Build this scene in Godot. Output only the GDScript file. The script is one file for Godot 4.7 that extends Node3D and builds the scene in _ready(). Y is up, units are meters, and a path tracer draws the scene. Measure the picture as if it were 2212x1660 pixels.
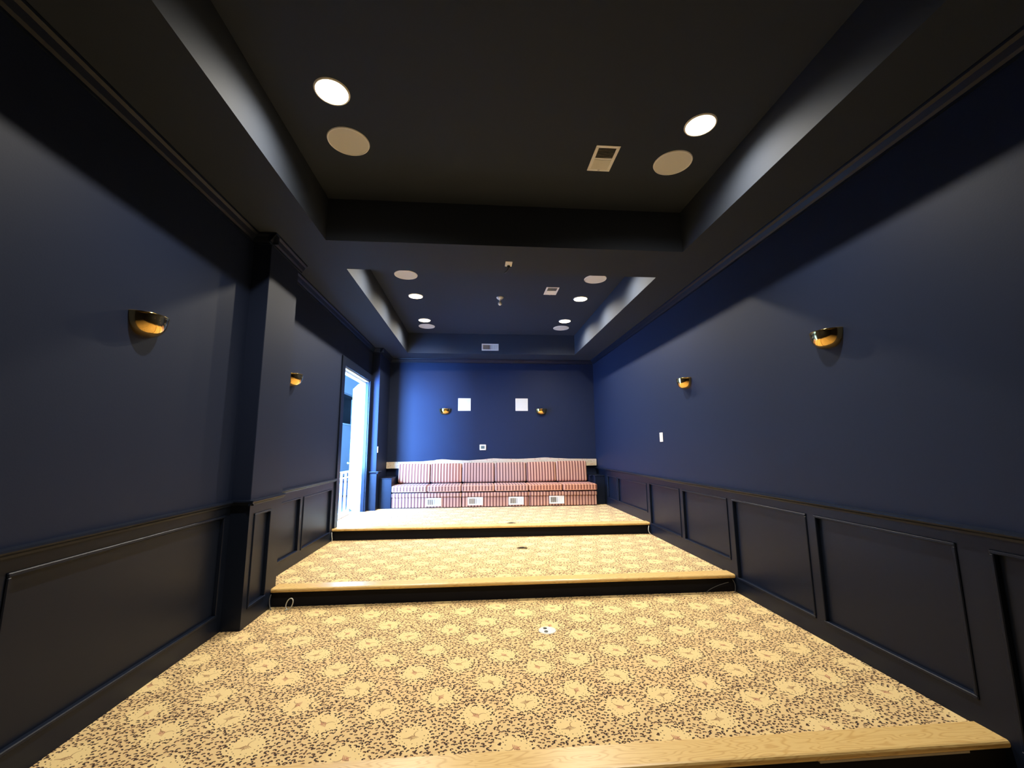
extends Node3D
# Home theatre: three carpeted tiers, navy panelled walls, tray ceilings and a striped built-in sofa.

const XR := 2.528      # right wall face
const XL := -1.98      # left wall face
const XP := -1.83      # pilaster face on the left wall
const ZB := -9.0       # back wall
const ZF := 2.6        # wall behind the camera
const YS := 3.288      # soffit
const YT := 3.70       # tray ceilings
const TX0 := -1.387    # tray opening
const TX1 := 1.995
const TRAYS := [[-3.77, 0.3], [-8.43, -4.40]]
const T1 := 0.0
const T2 := 0.15
const T3 := 0.30
const T0 := -0.15
const RAIL := 0.95     # underside of the chair rail

var M := {}
var used := {}
var rng := RandomNumberGenerator.new()

func _ready():
	rng.seed = 20817
	# ---- camera
	var cam := Camera3D.new()
	cam.name = "camera"
	cam.fov = 84.221
	cam.keep_aspect = Camera3D.KEEP_HEIGHT
	cam.near = 0.05
	cam.far = 100.0
	add_child(cam)
	var yaw := 0.0824542
	var pit := 0.1495227
	var rol := -0.0057579
	var fw := Vector3(sin(yaw) * cos(pit), sin(pit), -cos(yaw) * cos(pit))
	var rt := Vector3(cos(yaw), 0, sin(yaw))
	var up := rt.cross(fw)
	cam.transform = Transform3D(Basis(rt * cos(rol) + up * sin(rol), up * cos(rol) - rt * sin(rol), -fw), Vector3(0, 1.4, 0))
	cam.current = true
	# ---- sky, exposure
	var env := Environment.new()
	var sky := Sky.new()
	var sm := ProceduralSkyMaterial.new()
	sm.sky_top_color = Color(0.45, 0.65, 0.95)
	sm.sky_horizon_color = Color(0.80, 0.90, 1.0)
	sm.ground_horizon_color = Color(0.6, 0.66, 0.7)
	sm.ground_bottom_color = Color(0.35, 0.37, 0.38)
	sky.sky_material = sm
	env.background_mode = Environment.BG_SKY
	env.sky = sky
	env.background_energy_multiplier = 3.0
	env.tonemap_mode = Environment.TONE_MAPPER_LINEAR
	env.tonemap_exposure = 1.0
	env.sdfgi_enabled = true
	env.ssao_enabled = true
	env.ssil_enabled = true
	var we := WorldEnvironment.new()
	we.name = "world_environment"
	we.environment = env
	add_child(we)
	# ---- area lights standing for daylight from two hall windows out of view
	daylight(Vector3(-3.165, 1.75, -4.17), Vector2(1.72, 2.2), Vector3(0, 0, -1), DAY, HALL_E)  # end window, unseen: lights the rear pilaster and back wall
	daylight(Vector3(-4.17, 1.9, -6.9), Vector2(1.9, 1.9), Vector3(1, 0, 0), Color(0.46, 0.68, 1.0), HALL_E2)  # side window, unseen: faces the doorway to light the right wall
	materials()
	shell()
	wainscot()
	mouldings()
	doorway()
	hall()
	can_lights()
	ceiling_fittings()
	sconces()
	sofa()
	wall_fittings()
	floor_fittings()

const DAY := Color(0.45, 0.68, 1.0)
const HALL_E := 520.0
const HALL_E2 := 46.0  # strength of the unseen side light on the right wall
const CAN_E := 8.8
const CAN_A := 80.0

# ------------------------------------------------------------------ helpers
func daylight(at: Vector3, size: Vector2, towards: Vector3, c: Color, e: float):
	var l := AreaLight3D.new()
	l.name = "unseen_window_daylight"
	l.area_size = size
	l.light_color = c
	l.light_energy = e
	l.shadow_enabled = true
	l.area_range = 25.0
	l.area_attenuation = 2.0
	add_child(l, true)
	l.look_at_from_position(at, at + towards, Vector3.UP)

func numbered(n: String) -> String:
	if not used.has(n):
		used[n] = 0
		return n
	used[n] += 1
	return "%s_%03d" % [n, used[n]]

func tag(o: Node, label := "", category := "", group := "", kind := ""):
	if label: o.set_meta("label", label)
	if category: o.set_meta("category", category)
	if group: o.set_meta("group", group)
	if kind: o.set_meta("kind", kind)
	return o

func thing(called: String, label := "", category := "", at := Vector3.ZERO, group := "", kind := "") -> Node3D:
	var o := Node3D.new()
	o.name = numbered(called)
	add_child(o, true)
	o.position = at
	tag(o, label, category, group, kind)
	return o

func st() -> SurfaceTool:
	var s := SurfaceTool.new()
	s.begin(Mesh.PRIMITIVE_TRIANGLES)
	return s

func obj(called: String, s: SurfaceTool, mat: Material, parent: Node = null, label := "") -> MeshInstance3D:
	var mi := MeshInstance3D.new()
	mi.mesh = s.commit()
	mi.material_override = mat
	mi.cast_shadow = GeometryInstance3D.SHADOW_CASTING_SETTING_ON
	if parent == null or parent == self:
		mi.name = numbered(called)
		add_child(mi, true)
	else:
		mi.name = called
		parent.add_child(mi, true)
	if label: mi.set_meta("label", label)
	return mi

func dup(o: Node3D, at: Vector3, label: String) -> Node3D:
	var r: Node3D = o.duplicate()
	r.name = numbered(String(o.get_meta("base", o.name)))
	add_child(r, true)
	r.position = at
	r.set_meta("label", label)
	return r

func tri(s: SurfaceTool, a: Vector3, b: Vector3, c: Vector3, n: Vector3, ua := Vector2.ZERO, ub := Vector2.ZERO, uc := Vector2.ZERO):
	var p := [a, b, c]
	var u := [ua, ub, uc]
	if (b - a).cross(c - a).dot(n) > 0:
		p = [a, c, b]
		u = [ua, uc, ub]
	for i in 3:
		s.set_normal(n)
		s.set_uv(u[i])
		s.add_vertex(p[i])

func trin(s: SurfaceTool, p: Array, n: Array, u: Array):
	var o := [0, 1, 2]
	if (p[1] - p[0]).cross(p[2] - p[0]).dot(n[0] + n[1] + n[2]) > 0:
		o = [0, 2, 1]
	for i in o:
		s.set_normal(n[i])
		s.set_uv(u[i])
		s.add_vertex(p[i])

func quad(s: SurfaceTool, a: Vector3, b: Vector3, c: Vector3, d: Vector3, n: Vector3):
	var uv := func(p: Vector3):
		if absf(n.y) > 0.7: return Vector2(p.x, p.z)
		if absf(n.x) > 0.7: return Vector2(p.z, -p.y)
		return Vector2(p.x, -p.y)
	tri(s, a, b, c, n, uv.call(a), uv.call(b), uv.call(c))
	tri(s, a, c, d, n, uv.call(a), uv.call(c), uv.call(d))

# box between two corners, edges chamfered by b
func box(s: SurfaceTool, p: Vector3, q: Vector3, b := 0.0):
	var lo := Vector3(minf(p.x, q.x), minf(p.y, q.y), minf(p.z, q.z))
	var hi := Vector3(maxf(p.x, q.x), maxf(p.y, q.y), maxf(p.z, q.z))
	b = minf(b, 0.45 * minf(hi.x - lo.x, minf(hi.y - lo.y, hi.z - lo.z)))
	var ax := [Vector3.RIGHT, Vector3.UP, Vector3.BACK]
	var c := (lo + hi) / 2
	var h := (hi - lo) / 2
	for i in 3:
		var j := (i + 1) % 3
		var k := (i + 2) % 3
		for sg in [-1.0, 1.0]:
			var o: Vector3 = c + ax[i] * h[i] * sg
			var e: Vector3 = ax[j] * (h[j] - b)
			var f: Vector3 = ax[k] * (h[k] - b)
			quad(s, o - e - f, o + e - f, o + e + f, o - e + f, ax[i] * sg)
	if b <= 0: return
	for i in 3:
		var j := (i + 1) % 3
		var k := (i + 2) % 3
		for sj in [-1.0, 1.0]:
			for sk in [-1.0, 1.0]:
				var l: Vector3 = ax[i] * (h[i] - b)
				var p1: Vector3 = c + ax[j] * h[j] * sj + ax[k] * (h[k] - b) * sk
				var p2: Vector3 = c + ax[j] * (h[j] - b) * sj + ax[k] * h[k] * sk
				quad(s, p1 - l, p1 + l, p2 + l, p2 - l, (ax[j] * sj + ax[k] * sk).normalized())
	for sx in [-1.0, 1.0]:
		for sy in [-1.0, 1.0]:
			for sz in [-1.0, 1.0]:
				var sgn := Vector3(sx, sy, sz)
				var o := c + h * sgn
				tri(s, o - Vector3(0, b * sy, b * sz), o - Vector3(b * sx, 0, b * sz), o - Vector3(b * sx, b * sy, 0), sgn.normalized())

# closed profile (u, v) swept straight from a along d; u and v are world directions
func sweep(s: SurfaceTool, prof: Array, a: Vector3, d: Vector3, u: Vector3, v: Vector3):
	var pts := PackedVector2Array(prof)
	var area := 0.0
	for i in pts.size():
		area += pts[i].cross(pts[(i + 1) % pts.size()])
	var w := func(p: Vector2, t: float): return a + u * p.x + v * p.y + d * t
	for i in pts.size():
		var p := pts[i]
		var q := pts[(i + 1) % pts.size()]
		var t := (q - p)
		var n2 := Vector2(t.y, -t.x).normalized() * signf(area)
		quad(s, w.call(p, 0.0), w.call(q, 0.0), w.call(q, 1.0), w.call(p, 1.0), u * n2.x + v * n2.y)
	var idx := Geometry2D.triangulate_polygon(pts)
	for e in [0.0, 1.0]:
		var n := d.normalized() * (1.0 if e > 0.5 else -1.0)
		for i in range(0, idx.size(), 3):
			var c := []
			for k in 3: c.append(w.call(pts[idx[i + k]], e))
			var uv := c.map(func(p): return Vector2(p.z, -p.y) if absf(n.x) > 0.7 else Vector2(p.x, p.z) if absf(n.y) > 0.7 else Vector2(p.x, -p.y))
			tri(s, c[0], c[1], c[2], n, uv[0], uv[1], uv[2])

# profile of (radius, height) turned about an axis; from and to in turns
func lathe(s: SurfaceTool, prof: Array, o: Vector3, axis := Vector3.UP, seg := 32, from := 0.0, to := 1.0, ref := Vector3.RIGHT, squash := 1.0):
	var x := ref
	var z := axis.cross(x).normalized()
	var ns := []
	for i in prof.size():
		var t := Vector2.ZERO
		if i > 0: t += (prof[i] - prof[i - 1]).normalized()
		if i < prof.size() - 1: t += (prof[i + 1] - prof[i]).normalized()
		ns.append(Vector2(t.y, -t.x).normalized())
	for k in seg:
		var a0 := TAU * lerpf(from, to, float(k) / seg)
		var a1 := TAU * lerpf(from, to, float(k + 1) / seg)
		for i in prof.size() - 1:
			var pp := []
			var nn := []
			for e in [[i, a0], [i + 1, a0], [i + 1, a1], [i, a1]]:
				var pr: Vector2 = prof[e[0]]
				var nr: Vector2 = ns[e[0]]
				var dir: Vector3 = x * cos(e[1]) + z * sin(e[1]) * squash
				var dn: Vector3 = (x * cos(e[1]) + z * sin(e[1]) / squash).normalized()
				pp.append(o + dir * pr.x + axis * pr.y)
				nn.append((dn * nr.x + axis * nr.y).normalized())
			var uu := [Vector2(pp[0].x, pp[0].z), Vector2(pp[1].x, pp[1].z), Vector2(pp[2].x, pp[2].z), Vector2(pp[3].x, pp[3].z)]
			if prof[i].x > 1e-6 or prof[i + 1].x > 1e-6:
				trin(s, [pp[0], pp[1], pp[2]], [nn[0], nn[1], nn[2]], [uu[0], uu[1], uu[2]])
				trin(s, [pp[0], pp[2], pp[3]], [nn[0], nn[2], nn[3]], [uu[0], uu[2], uu[3]])

func tube(s: SurfaceTool, pts: Array, r: float, seg := 8):
	var c := Curve3D.new()
	for i in pts.size():
		var t := Vector3.ZERO
		if i > 0 and i < pts.size() - 1: t = (pts[i + 1] - pts[i - 1]) / 6.0
		c.add_point(pts[i], -t, t)
	c.bake_interval = 0.008
	var b := c.get_baked_points()
	var side := Vector3.UP
	var rings := []
	for i in b.size():
		var t := (b[mini(i + 1, b.size() - 1)] - b[maxi(i - 1, 0)]).normalized()
		side = (side - t * side.dot(t)).normalized() if absf(side.dot(t)) < 0.98 else t.cross(Vector3.RIGHT).normalized()
		var o := t.cross(side)
		var ring := []
		for k in seg + 1:
			var a := TAU * k / seg
			ring.append([b[i], side * cos(a) + o * sin(a)])
		rings.append(ring)
	for i in rings.size() - 1:
		for k in seg:
			var q := [rings[i][k], rings[i + 1][k], rings[i + 1][k + 1], rings[i][k + 1]]
			var pp := q.map(func(e): return e[0] + e[1] * r)
			var nn := q.map(func(e): return e[1])
			var z := [Vector2.ZERO, Vector2.ZERO, Vector2.ZERO]
			trin(s, [pp[0], pp[1], pp[2]], [nn[0], nn[1], nn[2]], z)
			trin(s, [pp[0], pp[2], pp[3]], [nn[0], nn[2], nn[3]], z)

# upholstered block: rounded box whose faces swell a little; u runs across the stripes
func soft_box(s: SurfaceTool, c: Vector3, size: Vector3, r: float, puff: Vector3, turn := Basis.IDENTITY, dent := 0.0):
	var ax := [Vector3.RIGHT, Vector3.UP, Vector3.BACK]
	var h := size / 2
	var n := 12
	var shape := func(p: Vector3):   # p on the cube surface in -1..1
		var q := p * h
		var inner := Vector3(clampf(q.x, -h.x + r, h.x - r), clampf(q.y, -h.y + r, h.y - r), clampf(q.z, -h.z + r, h.z - r))
		var nrm := (q - inner)
		nrm = nrm.normalized() if nrm.length() > 1e-6 else p.normalized()
		var w := inner + nrm * r
		var sw := Vector3((1 - p.y * p.y) * (1 - p.z * p.z), (1 - p.x * p.x) * (1 - p.z * p.z), (1 - p.x * p.x) * (1 - p.y * p.y))
		w += Vector3(signf(nrm.x) * absf(nrm.x), nrm.y, nrm.z) * puff * sw
		w.y -= dent * exp(-((p.x - 0.25) * (p.x - 0.25) + (p.z + 0.1) * (p.z + 0.1)) * 3.0) * maxf(p.y, 0.0)
		return [w, nrm]
	var steps := []
	for i in n + 1:
		var t := -1.0 + 2.0 * i / n
		steps.append(signf(t) * (1.0 - pow(1.0 - absf(t), 1.7)))
	for i in 3:
		var j := (i + 1) % 3
		var k := (i + 2) % 3
		for sg in [-1.0, 1.0]:
			for a in n:
				for b in n:
					var pp := []
					var nn := []
					var uu := []
					for e in [[a, b], [a + 1, b], [a + 1, b + 1], [a, b + 1]]:
						var o: Array = shape.call(ax[i] * sg + ax[j] * steps[e[0]] + ax[k] * steps[e[1]])
						var wp: Vector3 = c + turn * o[0]
						pp.append(wp)
						nn.append(turn * o[1])
						uu.append(Vector2((c.x + o[0].x) / STRIPE, o[0].y + o[0].z))
					trin(s, [pp[0], pp[1], pp[2]], [nn[0], nn[1], nn[2]], [uu[0], uu[1], uu[2]])
					trin(s, [pp[0], pp[2], pp[3]], [nn[0], nn[2], nn[3]], [uu[0], uu[2], uu[3]])

const STRIPE := 0.0588

# ------------------------------------------------------------------ materials
func paint(c: Color, rough := 0.5, metal := 0.0) -> StandardMaterial3D:
	var m := StandardMaterial3D.new()
	m.albedo_color = c
	m.roughness = rough
	m.metallic = metal
	return m

func lin(r: float, g: float, b: float) -> Color:
	return Color(r, g, b).linear_to_srgb()

func noise_tex(freq: float, lo: Color, hi: Color, sd: int, size := 512) -> NoiseTexture2D:
	var t := NoiseTexture2D.new()
	var n := FastNoiseLite.new()
	n.seed = sd
	n.frequency = freq
	t.noise = n
	t.width = size
	t.height = size
	t.seamless = true
	var g := Gradient.new()
	g.set_color(0, lo)
	g.set_color(1, hi)
	t.color_ramp = g
	return t

func materials():
	# navy wall paint with a faint roller texture
	var roll := NoiseTexture2D.new()
	var n := FastNoiseLite.new()
	n.seed = 3
	n.frequency = 0.06
	roll.noise = n
	roll.width = 512
	roll.height = 512
	roll.seamless = true
	roll.as_normal_map = true
	roll.bump_strength = 1.2
	var wall := paint(lin(0.0115, 0.0185, 0.0470), 0.55)
	wall.metallic_specular = 0.3
	wall.normal_enabled = true
	wall.normal_texture = roll
	wall.normal_scale = 0.15
	wall.uv1_triplanar = true
	wall.uv1_world_triplanar = true
	wall.uv1_scale = Vector3(2.5, 2.5, 2.5)
	M.wall = wall
	var ceil_ := wall.duplicate()
	ceil_.albedo_color = lin(0.0275, 0.035, 0.053)
	ceil_.roughness = 0.75
	M.ceiling = ceil_
	M.trim = paint(lin(0.0068, 0.0108, 0.0240), 0.36)
	M.trim.metallic_specular = 0.3
	M.riser = paint(lin(0.0085, 0.0085, 0.0125), 0.6)
	M.riser.metallic_specular = 0.2
	M.white = paint(Color(0.90, 0.89, 0.86), 0.45)
	M.white_wall = paint(Color(0.76, 0.78, 0.78), 0.7)
	M.hall_floor = paint(Color(0.30, 0.27, 0.30), 0.9)
	M.white_metal = paint(Color(0.95, 0.94, 0.92), 0.4)
	M.speaker = paint(Color(0.86, 0.85, 0.82), 0.8)
	M.dark = paint(Color(0.10, 0.09, 0.08), 0.8)
	M.duct_shade = paint(Color(0.30, 0.29, 0.28), 0.8)  # flat dark grey standing for the shade inside the vents
	M.black = paint(Color(0.02, 0.02, 0.02), 0.4)
	M.cable = paint(Color(0.80, 0.80, 0.78), 0.45)
	M.grey_cable = paint(Color(0.34, 0.34, 0.35), 0.5)
	M.brass = paint(lin(0.95, 0.62, 0.20), 0.12, 1.0)
	M.old_brass = paint(lin(0.40, 0.30, 0.15), 0.35, 1.0)
	M.lcd = paint(Color(0.36, 0.42, 0.42), 0.25)
	M.void = paint(Color(0.09, 0.11, 0.10), 0.9)
	M.slate = paint(Color(0.10, 0.12, 0.18), 0.8)
	M.tape = paint(Color(0.72, 0.68, 0.64), 0.7)
	var lamp := paint(Color(1, 0.95, 0.85), 0.4)
	lamp.emission_enabled = true
	lamp.emission = Color(1.0, 0.90, 0.72)
	lamp.emission_energy_multiplier = 14.0
	M.lamp = lamp
	var frosted := paint(Color(0.93, 0.92, 0.88), 0.3)
	M.frosted = frosted
	var glass := paint(Color(0.9, 0.95, 1.0, 0.08), 0.0)
	glass.transparency = BaseMaterial3D.TRANSPARENCY_ALPHA
	M.glass = glass
	M.carpet = carpet_material()
	M.stripe = stripe_material(Color(0.80, 0.62, 0.52), Color(0.43, 0.25, 0.22), 1)
	M.stripe_warm = stripe_material(Color(0.82, 0.60, 0.48), Color(0.48, 0.26, 0.20), 2)
	M.stripe_grey = stripe_material(Color(0.77, 0.61, 0.53), Color(0.41, 0.27, 0.25), 3)  # greyer tint for two of the back cushions
	M.floral = floral_material()
	M.oak = oak_material()

func stripe_material(light: Color, dark: Color, sd: int) -> StandardMaterial3D:
	var w := 128
	var h := 256
	var im := Image.create(w, h, true, Image.FORMAT_RGB8)
	var r := RandomNumberGenerator.new()
	r.seed = sd
	for x in w:
		var t := float(x) / w
		# dark band, cream band with a fine rose line on each side
		var k := smoothstep(0.02, 0.06, t) * (1.0 - smoothstep(0.46, 0.50, t))
		var c := light.lerp(dark, k)
		if t > 0.53 and t < 0.57 or t > 0.92 and t < 0.96: c = c.lerp(dark, 0.25)
		if t > 0.22 and t < 0.28: c = c.lerp(light, 0.18)
		for y in h:
			var f := 1.0 + r.randf_range(-0.07, 0.07)
			im.set_pixel(x, y, Color(c.r * f, c.g * f, c.b * f))
	im.generate_mipmaps()
	var m := paint(Color.WHITE, 0.85)
	m.albedo_texture = ImageTexture.create_from_image(im)
	m.rim_enabled = true
	m.rim = 0.2
	return m

func floral_material() -> StandardMaterial3D:
	var w := 512
	var im := Image.create(w, 256, false, Image.FORMAT_RGB8)
	im.fill(Color(0.80, 0.74, 0.64))
	var r := RandomNumberGenerator.new()
	r.seed = 77
	for i in 46:
		var cx := r.randi_range(0, w - 1)
		var cy := r.randi_range(0, 255)
		var petals := r.randi_range(4, 6)
		var rad := r.randf_range(8, 17)
		var rose: bool = r.randf() < 0.55
		var col := Color(0.70, 0.42, 0.40) if rose else (Color(0.56, 0.56, 0.44) if r.randf() < 0.6 else Color(0.62, 0.55, 0.60))
		var a0 := r.randf() * TAU
		for dy in range(-22, 23):
			for dx in range(-22, 23):
				var d := Vector2(dx, dy).length()
				var edge := rad * (0.68 + 0.32 * cos(petals * (Vector2(dx, dy).angle() - a0)))
				if d < edge:
					var px := posmod(cx + dx, w)
					var py := posmod(cy + dy, 256)
					var c := im.get_pixel(px, py)
					im.set_pixel(px, py, c.lerp(col if d > 3.0 else Color(0.82, 0.70, 0.45), 0.55))
	var m := paint(Color.WHITE, 0.85)
	m.albedo_texture = ImageTexture.create_from_image(im)
	m.uv1_scale = Vector3(2.0, 4.0, 1)
	return m

func oak_material() -> StandardMaterial3D:
	var w := 2048
	var h := 128
	var im := Image.create(w, h, true, Image.FORMAT_RGB8)
	var n := FastNoiseLite.new()
	n.seed = 5
	n.frequency = 1.0
	n.fractal_octaves = 2
	var f := FastNoiseLite.new()
	f.seed = 9
	f.frequency = 1.0
	for y in h:
		for x in w:
			var g := n.get_noise_2d(x * 0.0016, y * 0.014)
			var ring := 0.5 + 0.5 * sin((g * 4.0 + y * 0.012) * TAU)
			var pore := f.get_noise_2d(x * 0.012, y * 0.7)
			var t := clampf(0.6 * pow(ring, 4.0) + 0.25 * maxf(pore, 0.0), 0, 1)
			im.set_pixel(x, y, Color(0.88, 0.75, 0.50).lerp(Color(0.77, 0.60, 0.36), t))
	im.generate_mipmaps()
	var m := paint(Color.WHITE, 0.32)
	m.albedo_texture = ImageTexture.create_from_image(im)
	m.uv1_scale = Vector3(0.62, 6.2, 1)
	return m

const TILE := Vector2(0.783, 0.915)
const MEDALLIONS := [[0.190, -2.230], [0.480, -2.353], [0.009, -2.497], [0.277, -2.586], [0.586, -2.685], [0.088, -2.815], [0.404, -2.965], [0.678, -3.050]]

func carpet_material() -> StandardMaterial3D:
	var w := 1024
	var h := 1196
	var mm := w / TILE.x          # pixels per metre
	var im := Image.create(w, h, true, Image.FORMAT_RGB8)
	var r := RandomNumberGenerator.new()
	r.seed = 4242
	var cen := []
	for e in MEDALLIONS:
		cen.append(Vector2(fposmod(e[0], TILE.x), fposmod(e[1], TILE.y)))
	var near := func(p: Vector2):
		var best := 9.0
		for c in cen:
			var d: Vector2 = (p - c).abs()
			d.x = minf(d.x, TILE.x - d.x)
			d.y = minf(d.y, TILE.y - d.y)
			best = minf(best, d.length())
		return best
	var cream := Color(0.890, 0.785, 0.565)
	var fur := Color(0.850, 0.730, 0.525)
	# coarse map of the distance to the nearest medallion
	var cell := 8
	var gw := w / cell
	var gh := h / cell + 1
	var dist := []
	for gy in gh + 1:
		for gx in gw + 1:
			dist.append(near.call(Vector2(gx * cell, gy * cell) / mm))
	var nz := FastNoiseLite.new()
	nz.seed = 11
	nz.frequency = 0.02
	for y in h:
		for x in w:
			var gx := x / cell
			var gy := y / cell
			var d: float = dist[gy * (gw + 1) + gx]
			var k := smoothstep(0.075, 0.135, d + 0.02 * nz.get_noise_2d(x, y))
			var c := cream.lerp(fur, k)
			var f := 1.0 + r.randf_range(-0.045, 0.045)
			im.set_pixel(x, y, Color(c.r * f, c.g * f, c.b * f))
	var blot := func(p: Vector2, rad: float, col: Color, amount: float):   # soft disc, wrapped
		var pr := rad * mm
		var px := p * mm
		var ir := int(ceil(pr)) + 1
		for dy in range(-ir, ir + 1):
			for dx in range(-ir, ir + 1):
				var fx := floorf(px.x) + dx
				var fy := floorf(px.y) + dy
				var q := Vector2(fx + 0.5, fy + 0.5) - px
				var a := clampf(pr - q.length() + 0.5, 0, 1) * amount
				if a > 0:
					var xi := posmod(int(fx), w)
					var yi := posmod(int(fy), h)
					im.set_pixel(xi, yi, im.get_pixel(xi, yi).lerp(col, a))
	var stroke := func(pts: Array, r0: float, r1: float, col: Color, amount: float):
		for i in pts.size() - 1:
			var L: float = (pts[i + 1] - pts[i]).length()
			var n := maxi(2, int(L * mm / 1.5))
			for k in n:
				var t := float(k) / n
				blot.call(pts[i].lerp(pts[i + 1], t), lerpf(r0, r1, (i + t) / (pts.size() - 1)), col, amount)
	# leopard spots
	var placed := []
	var bucket := {}
	var bs := 0.02
	var bw := int(ceil(TILE.x / bs))
	var bh := int(ceil(TILE.y / bs))
	for tries in 16000:
		var p := Vector2(r.randf() * TILE.x, r.randf() * TILE.y)
		var d: float = near.call(p)
		if d < 0.050: continue
		if d < 0.072 and r.randf() < 0.82: continue
		var gap := 0.0176 if d > 0.085 else 0.0155
		var bx := int(p.x / bs)
		var by := int(p.y / bs)
		var ok := true
		for oy in [-1, 0, 1]:
			for ox in [-1, 0, 1]:
				for q in bucket.get(posmod(by + oy, bh) * bw + posmod(bx + ox, bw), []):
					var e: Vector2 = (p - q).abs()
					e.x = minf(e.x, TILE.x - e.x)
					e.y = minf(e.y, TILE.y - e.y)
					if e.length() < gap: ok = false
		if not ok: continue
		var key := by * bw + bx
		if not bucket.has(key): bucket[key] = []
		bucket[key].append(p)
		placed.append([p, d])
	for e in placed:
		var p: Vector2 = e[0]
		var d: float = e[1]
		var dark := Color(0.13, 0.065, 0.025).lerp(Color(0.26, 0.15, 0.06), r.randf())
		var big := smoothstep(0.062, 0.098, d)
		if big < 0.35 or r.randf() < 0.16:
			var sz := lerpf(0.0020, 0.0040, big) * r.randf_range(0.8, 1.25)
			var v := Vector2.from_angle(r.randf() * TAU) * sz * 0.9
			stroke.call([p - v, p + v], sz, sz * 0.8, dark, 0.75)
			continue
		var rad := r.randf_range(0.0052, 0.0080) * lerpf(0.8, 1.0, big)
		var kind := r.randf()
		var a0 := -PI / 2 + r.randf_range(-1.3, 1.3)     # mostly arched towards the back of the room
		var span := r.randf_range(1.6, 4.0) if kind < 0.72 else r.randf_range(0.6, 1.2)
		if kind >= 0.72: rad *= 1.7
		var pts := []
		for k in 7:
			var a := a0 + span * (k / 6.0 - 0.5)
			pts.append(p + Vector2(cos(a) * rad * 1.15, sin(a) * rad))
		if kind < 0.72: blot.call(p, rad * 0.8, Color(0.72, 0.52, 0.36), 0.35)
		var r0 := r.randf_range(0.0028, 0.0044)
		stroke.call(pts, r0, r.randf_range(0.0020, 0.0040), dark, 0.95)
		if r.randf() < 0.3: blot.call(pts[r.randi_range(1, 5)], r0 * 1.45, dark, 0.9)
	# a small sprig in the middle of each medallion, each turned its own way
	for i in cen.size():
		var c: Vector2 = cen[i]
		var a: float = [0.2, 2.4, 3.4, -0.9, 1.3, 0.5, -2.6, 3.0][i]
		var bt := Transform2D(a, c)
		var tan_ := Color(0.60, 0.47, 0.32)
		var rose: Color = [Color(0.66, 0.42, 0.33), Color(0.60, 0.46, 0.32)][i % 2]
		for k in 4:
			var o := 0.008 * k
			stroke.call([bt * Vector2(-0.016 + o, -0.022 + o * 0.3), bt * Vector2(-0.010 + o, -0.004), bt * Vector2(0.000 + o, 0.012)], 0.0016, 0.0028, rose, 0.55)
		stroke.call([bt * Vector2(-0.046, 0.020), bt * Vector2(-0.030, 0.022), bt * Vector2(-0.016, 0.014), bt * Vector2(-0.008, 0.000)], 0.0012, 0.0026, tan_, 0.75)
		stroke.call([bt * Vector2(0.006, 0.008), bt * Vector2(0.024, 0.012), bt * Vector2(0.042, 0.026)], 0.0046, 0.0016, tan_, 0.6)
		stroke.call([bt * Vector2(0.010, -0.004), bt * Vector2(0.024, -0.014)], 0.0030, 0.0014, rose, 0.5)
	im.generate_mipmaps()
	var m := paint(Color.WHITE, 0.95)
	m.albedo_texture = ImageTexture.create_from_image(im)
	m.uv1_scale = Vector3(1.0 / TILE.x, 1.0 / TILE.y, 1)
	m.rim_enabled = true
	m.rim = 0.15
	return m

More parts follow.
